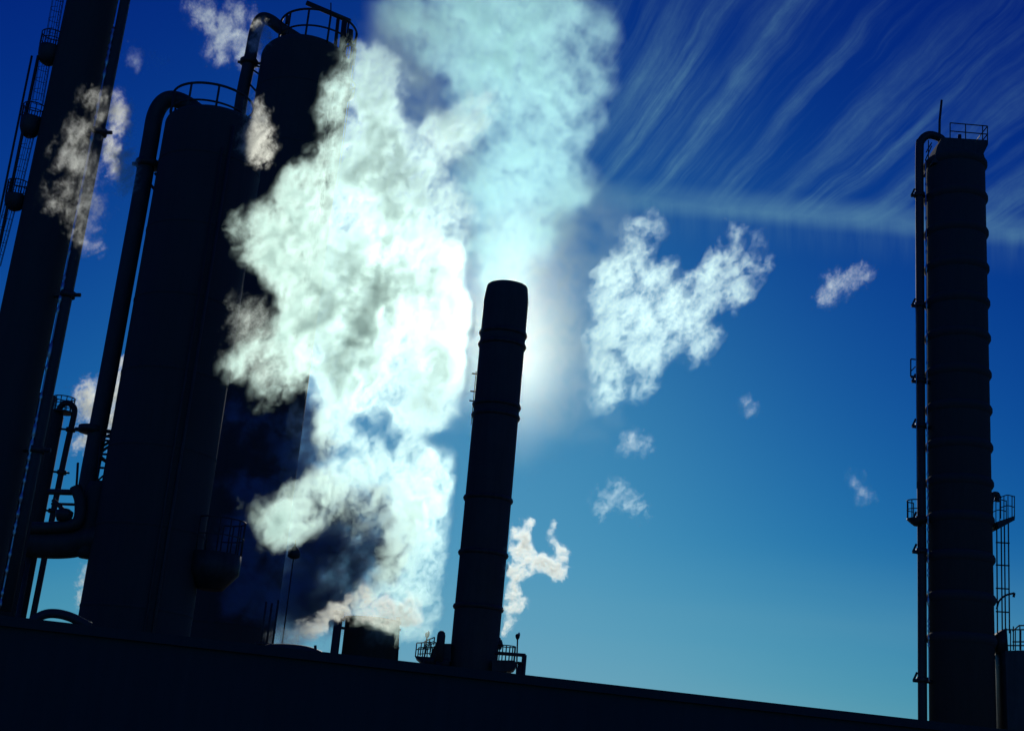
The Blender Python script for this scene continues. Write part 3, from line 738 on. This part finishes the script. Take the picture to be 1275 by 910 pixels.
WHITE = (0.74, 1.0, 0.96)
m_main = vol_mat('bright_steam', 0.46, 0.79, WHITE)
m_dim = vol_mat('shade_blue_steam', 0.34, 0.05, (0.30, 0.60, 0.95))  # the steam's shade is put into this dark blue colour
m_wisp = vol_mat('wispy_steam', 0.75, 0.72, (0.96, 1.0, 0.93))
m_plume = vol_mat('stack_smoke', 0.095, 0.74, (0.52, 0.92, 0.92))
m_mist = vol_mat('thin_mist', 0.0090, 0.90, (0.92, 1.0, 0.84))

m_dark = vol_mat('shade_tint_steam', 0.7, 0.3, (0.38, 0.62, 0.92))  # darkened blue scatter colour stands in for shade on the steam
m_cloud = vol_mat('cloud_steam', 0.24, 0.76, WHITE)
main = [(462, 768, 12), (485, 757, 16), (508, 740, 20), (518, 712, 20), (520, 675, 24), (522, 635, 26), (518, 598, 28), (495, 588, 28), (462, 592, 30), (430, 610, 34), (392, 628, 26), (358, 638, 18), (340, 642, 10),
        (436, 548, 20), (430, 515, 20), (440, 470, 50), (500, 478, 42), (540, 490, 22), (450, 415, 80), (520, 400, 52), (550, 440, 22), (390, 420, 50), (345, 440, 30), (315, 465, 14),
        (440, 335, 85), (510, 330, 58), (375, 310, 50), (335, 298, 22), (410, 262, 50), (480, 245, 60), (540, 265, 28), (440, 205, 42), (490, 190, 38), (425, 140, 22), (470, 125, 30), (452, 85, 16), (430, 115, 22), (492, 92, 12), (560, 160, 10), (590, 140, 8), (540, 180, 12)]
steam('steam_plume', main, 87.0, m_main, 'great billowing white steam plume rising from the tank and climbing past the vessels', vox=1.5, amp=1.15, size=1.15, soft=1.7, flat=0.6, k=0.9, fil=2.0,
      padmax=2.2, cuts=[(482, 645, 30), (450, 690, 38), (405, 668, 20), (470, 725, 22), (500, 540, 20), (345, 372, 30), (478, 203, 17), (385, 505, 22), (330, 400, 14), (545, 545, 22)], seed=1, bias=1.05, detail=5.0, rough=0.54, stretch=(18, 1.35))
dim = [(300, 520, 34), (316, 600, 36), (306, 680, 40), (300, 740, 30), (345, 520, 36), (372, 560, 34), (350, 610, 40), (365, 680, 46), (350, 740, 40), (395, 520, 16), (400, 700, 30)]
steam('shade_blue_steam_bank', dim, 127.5, m_dim, 'bank of steam tinted dark blue for its shade, lying against the lower half of the tallest vessel', vox=3.0, amp=1.6, size=1.8, soft=2.6, flat=0.3, k=1.5, seed=2, bias=0.5)
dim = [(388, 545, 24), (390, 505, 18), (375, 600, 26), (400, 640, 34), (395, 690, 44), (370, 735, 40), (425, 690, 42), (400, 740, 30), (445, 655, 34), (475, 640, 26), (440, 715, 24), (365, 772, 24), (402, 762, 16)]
steam('shade_tint_steam_bank', dim + [(470, 690, 26)], 152.0, m_dark, 'steam bank tinted dark blue grey for its shade, low behind the white plume, above the exhaust pipe', vox=2.4, amp=2.0, size=2.1, soft=3.4, flat=0.9, k=1.5, seed=21, bias=1.9)
steam('low_steam_trail', [(345, 798, 7), (362, 793, 9), (382, 784, 10), (402, 774, 9), (418, 764, 8), (436, 756, 10), (452, 762, 9), (470, 772, 8), (488, 768, 12), (500, 760, 13), (512, 752, 10), (518, 768, 6), (480, 758, 14), (455, 748, 10)], 87.0, m_wisp,
      'thin torn steam trail sliding low across the exhaust pipe and the rim of the tank', vox=1.2, amp=0.45, size=0.42, soft=0.45, flat=0.9, k=0.3, seed=3, bias=0.30)
steam('side_steam_jet', [(630, 784, 3), (636, 772, 6), (643, 755, 9), (638, 735, 10), (642, 712, 13), (652, 690, 15), (648, 665, 10), (655, 652, 7), (670, 700, 12), (688, 706, 13), (700, 692, 9), (690, 675, 7), (684, 660, 4)], 126.0, m_wisp,
      'small bright steam jet escaping right of the smokestack foot and spreading upward', vox=1.2, amp=0.75, size=0.55, soft=0.5, flat=0.9, k=0.4, seed=4, bias=0.15)
rc = [(752, 500, 8), (757, 480, 14), (762, 450, 20), (768, 415, 26), (768, 375, 26), (778, 340, 24), (790, 308, 12), (802, 285, 9), (812, 275, 5), (795, 400, 32), (800, 440, 22), (835, 385, 26), (862, 380, 24), (822, 350, 16), (880, 352, 18), (900, 335, 15), (912, 362, 12), (925, 312, 10), (938, 330, 6), (940, 300, 5), (915, 296, 5), (870, 408, 14), (830, 430, 14), (868, 430, 5), (795, 478, 10)]
steam('bright_steam_cloud', rc, 100.0, m_cloud, 'ragged wing-shaped bright steam cloud hanging in the sky right of the smokestack', vox=1.3, amp=1.0, size=0.62, soft=1.2, flat=0.55, k=0.5, seed=5, bias=0.6, detail=4.5, rough=0.60, fil=3.0, stretch=(35, 1.5), padmax=1.5)
pl_ = [(630, 345, 20), (634, 318, 40), (644, 282, 58), (650, 240, 72), (655, 200, 80), (652, 150, 84), (646, 100, 94), (640, 50, 104), (625, 0, 116), (610, -60, 130), (735, 85, 26), (742, 30, 28), (560, 60, 44), (520, 10, 46), (720, 130, 26)]
steam('stack_plume', pl_, 132.0, m_plume, 'broad hazy bluish plume rising from the mouth of the smokestack to the top of the sky', vox=3.4, amp=1.7, size=2.4, soft=3.5, flat=0.7, k=2.0, seed=6, bias=1.4, detail=5, fil=0.5)
steam('sunlit_mist', [(624, 400, 52), (630, 330, 48), (640, 400, 44), (604, 420, 52), (624, 460, 44), (676, 420, 40), (670, 480, 36), (640, 260, 44)], 160.0, m_mist, 'thin glowing mist around the upper half of the smokestack', vox=12, amp=0.8, size=7, soft=22.0, flat=0.8, k=8, seed=7, bias=6.5, detail=1, fil=0.0, inner=False)
steam('grey_steam_veil', [(520, 60, 60), (530, 140, 60), (560, 220, 50), (580, 300, 45), (590, 380, 40), (575, 460, 45), (540, 530, 40), (700, 290, 45), (716, 340, 46), (716, 420, 46), (706, 500, 44), (730, 270, 36)], 140.0, vol_mat('veil_smoke', 0.06, 0.55, (0.50, 0.74, 0.74)),
      'faint grey blue veil filling the sky between the white plume, the smokestack and the wing-shaped cloud', vox=5, amp=1.6, size=3.0, soft=6.0, flat=0.7, k=3.0, seed=9, bias=3.0, detail=4)
small = [
 ('wispy cloud scrap high between the tallest vessel and the left column, largest of those up there', [(262, 25, 12), (280, 38, 18), (300, 55, 15), (272, 65, 9), (245, 12, 8), (300, 20, 10), (310, 75, 7)], 150, .9, 0.9),
 ('tiny steam scrap in the sky right of the tall left column, left one of two', [(168, 74, 8)], 95, .45, .4),
 ('tiny steam scrap in the sky right of the tall left column, right one of two', [(198, 76, 6)], 95, .45, .4),
 ('upright steam puff between the tall left column and the looping pipe', [(146, 140, 12), (152, 158, 8), (138, 185, 10), (152, 205, 12), (156, 225, 7)], 94, .6, .5),
 ('torn steam wisp drifting over the face of the tall left column', [(118, 128, 9), (100, 165, 10), (92, 195, 12), (108, 212, 14), (96, 240, 14), (110, 255, 11), (78, 250, 7), (110, 280, 6), (106, 300, 4)], 52, .6, .5),
 ('bright steam puff on the left shoulder of the tallest vessel, beside its down pipe', [(318, 140, 8), (322, 160, 11), (316, 180, 14), (328, 185, 8), (325, 195, 6)], 92, .5, .42),
 ('steam puff curling over the bend of the pipe on the tallest vessel', [(325, 35, 7), (320, 55, 7), (332, 48, 4)], 128, .45, .35),
 ('pale steam cloud seen through the gap between the looping pipe and the wide vessel', [(110, 490, 8), (118, 505, 14), (140, 490, 16), (150, 470, 12), (155, 455, 6), (145, 520, 12), (108, 550, 9), (120, 530, 8)], 120, .7, .6),
 ('tiny steam puff by the foot of the wide vessel, low on the left', [(112, 712, 6), (108, 728, 6), (106, 745, 7)], 120, .4, .35),
 ('faint speckled wisp at the left edge of the great plume', [(310, 395, 10), (322, 415, 14), (312, 440, 10), (330, 455, 10)], 84, .8, .4),
 ('small steam scrap below the wing-shaped cloud', [(788, 550, 8), (800, 552, 5), (780, 556, 5)], 105, .5, .38),
 ('curly steam scrap well below the wing-shaped cloud, above the haze', [(748, 632, 6), (758, 618, 8), (770, 608, 6), (780, 622, 7), (792, 632, 6)], 105, .5, .38),
 ('flat wispy scrap of cloud alone between the wing-shaped cloud and the right tower', [(1030, 368, 8), (1042, 352, 10), (1058, 348, 9), (1074, 343, 7)], 150, .7, .6),
 ('faint speck of steam right of and below the wing-shaped cloud', [(930, 503, 6), (934, 510, 4)], 110, .4, .35),
 ('faintest speck of steam nearest the lone right tower', [(1066, 600, 5), (1076, 615, 6)], 130, .5, .45),
 ('torn steam lobe drifting off the upper right side of the great plume', [(545, 180, 8), (560, 165, 9), (578, 152, 9), (596, 136, 10), (612, 128, 8)], 100, .7, .55),
]
m_thin = vol_mat('thin_scrap', 0.13, 0.74, (0.86, 1.0, 0.97))
for i, (lab, bl, Y, amp_, sz) in enumerate(small):
    thin = 'speck' in lab or 'scrap' in lab or 'lobe' in lab
    if thin: bl = [(b[0], b[1], b[2] * 0.82) for b in bl]
    steam('steam_wisp', bl, float(Y), m_thin if thin else m_wisp, lab, vox=1.4, amp=amp_ * (2.6 if thin else 2.0), size=sz * 0.62, soft=1.3 * amp_ + 0.2, flat=1.3, k=0.4, seed=10 + i, bias=-0.1 if thin else (-0.28 if 'torn' in lab else 0.05), fil=2.6, detail=4, rough=0.62, stretch=(35 if i % 2 else 20, 1.7), padmax=1.1)
#ENDSTEAM#
print('objects', len(bpy.data.objects))
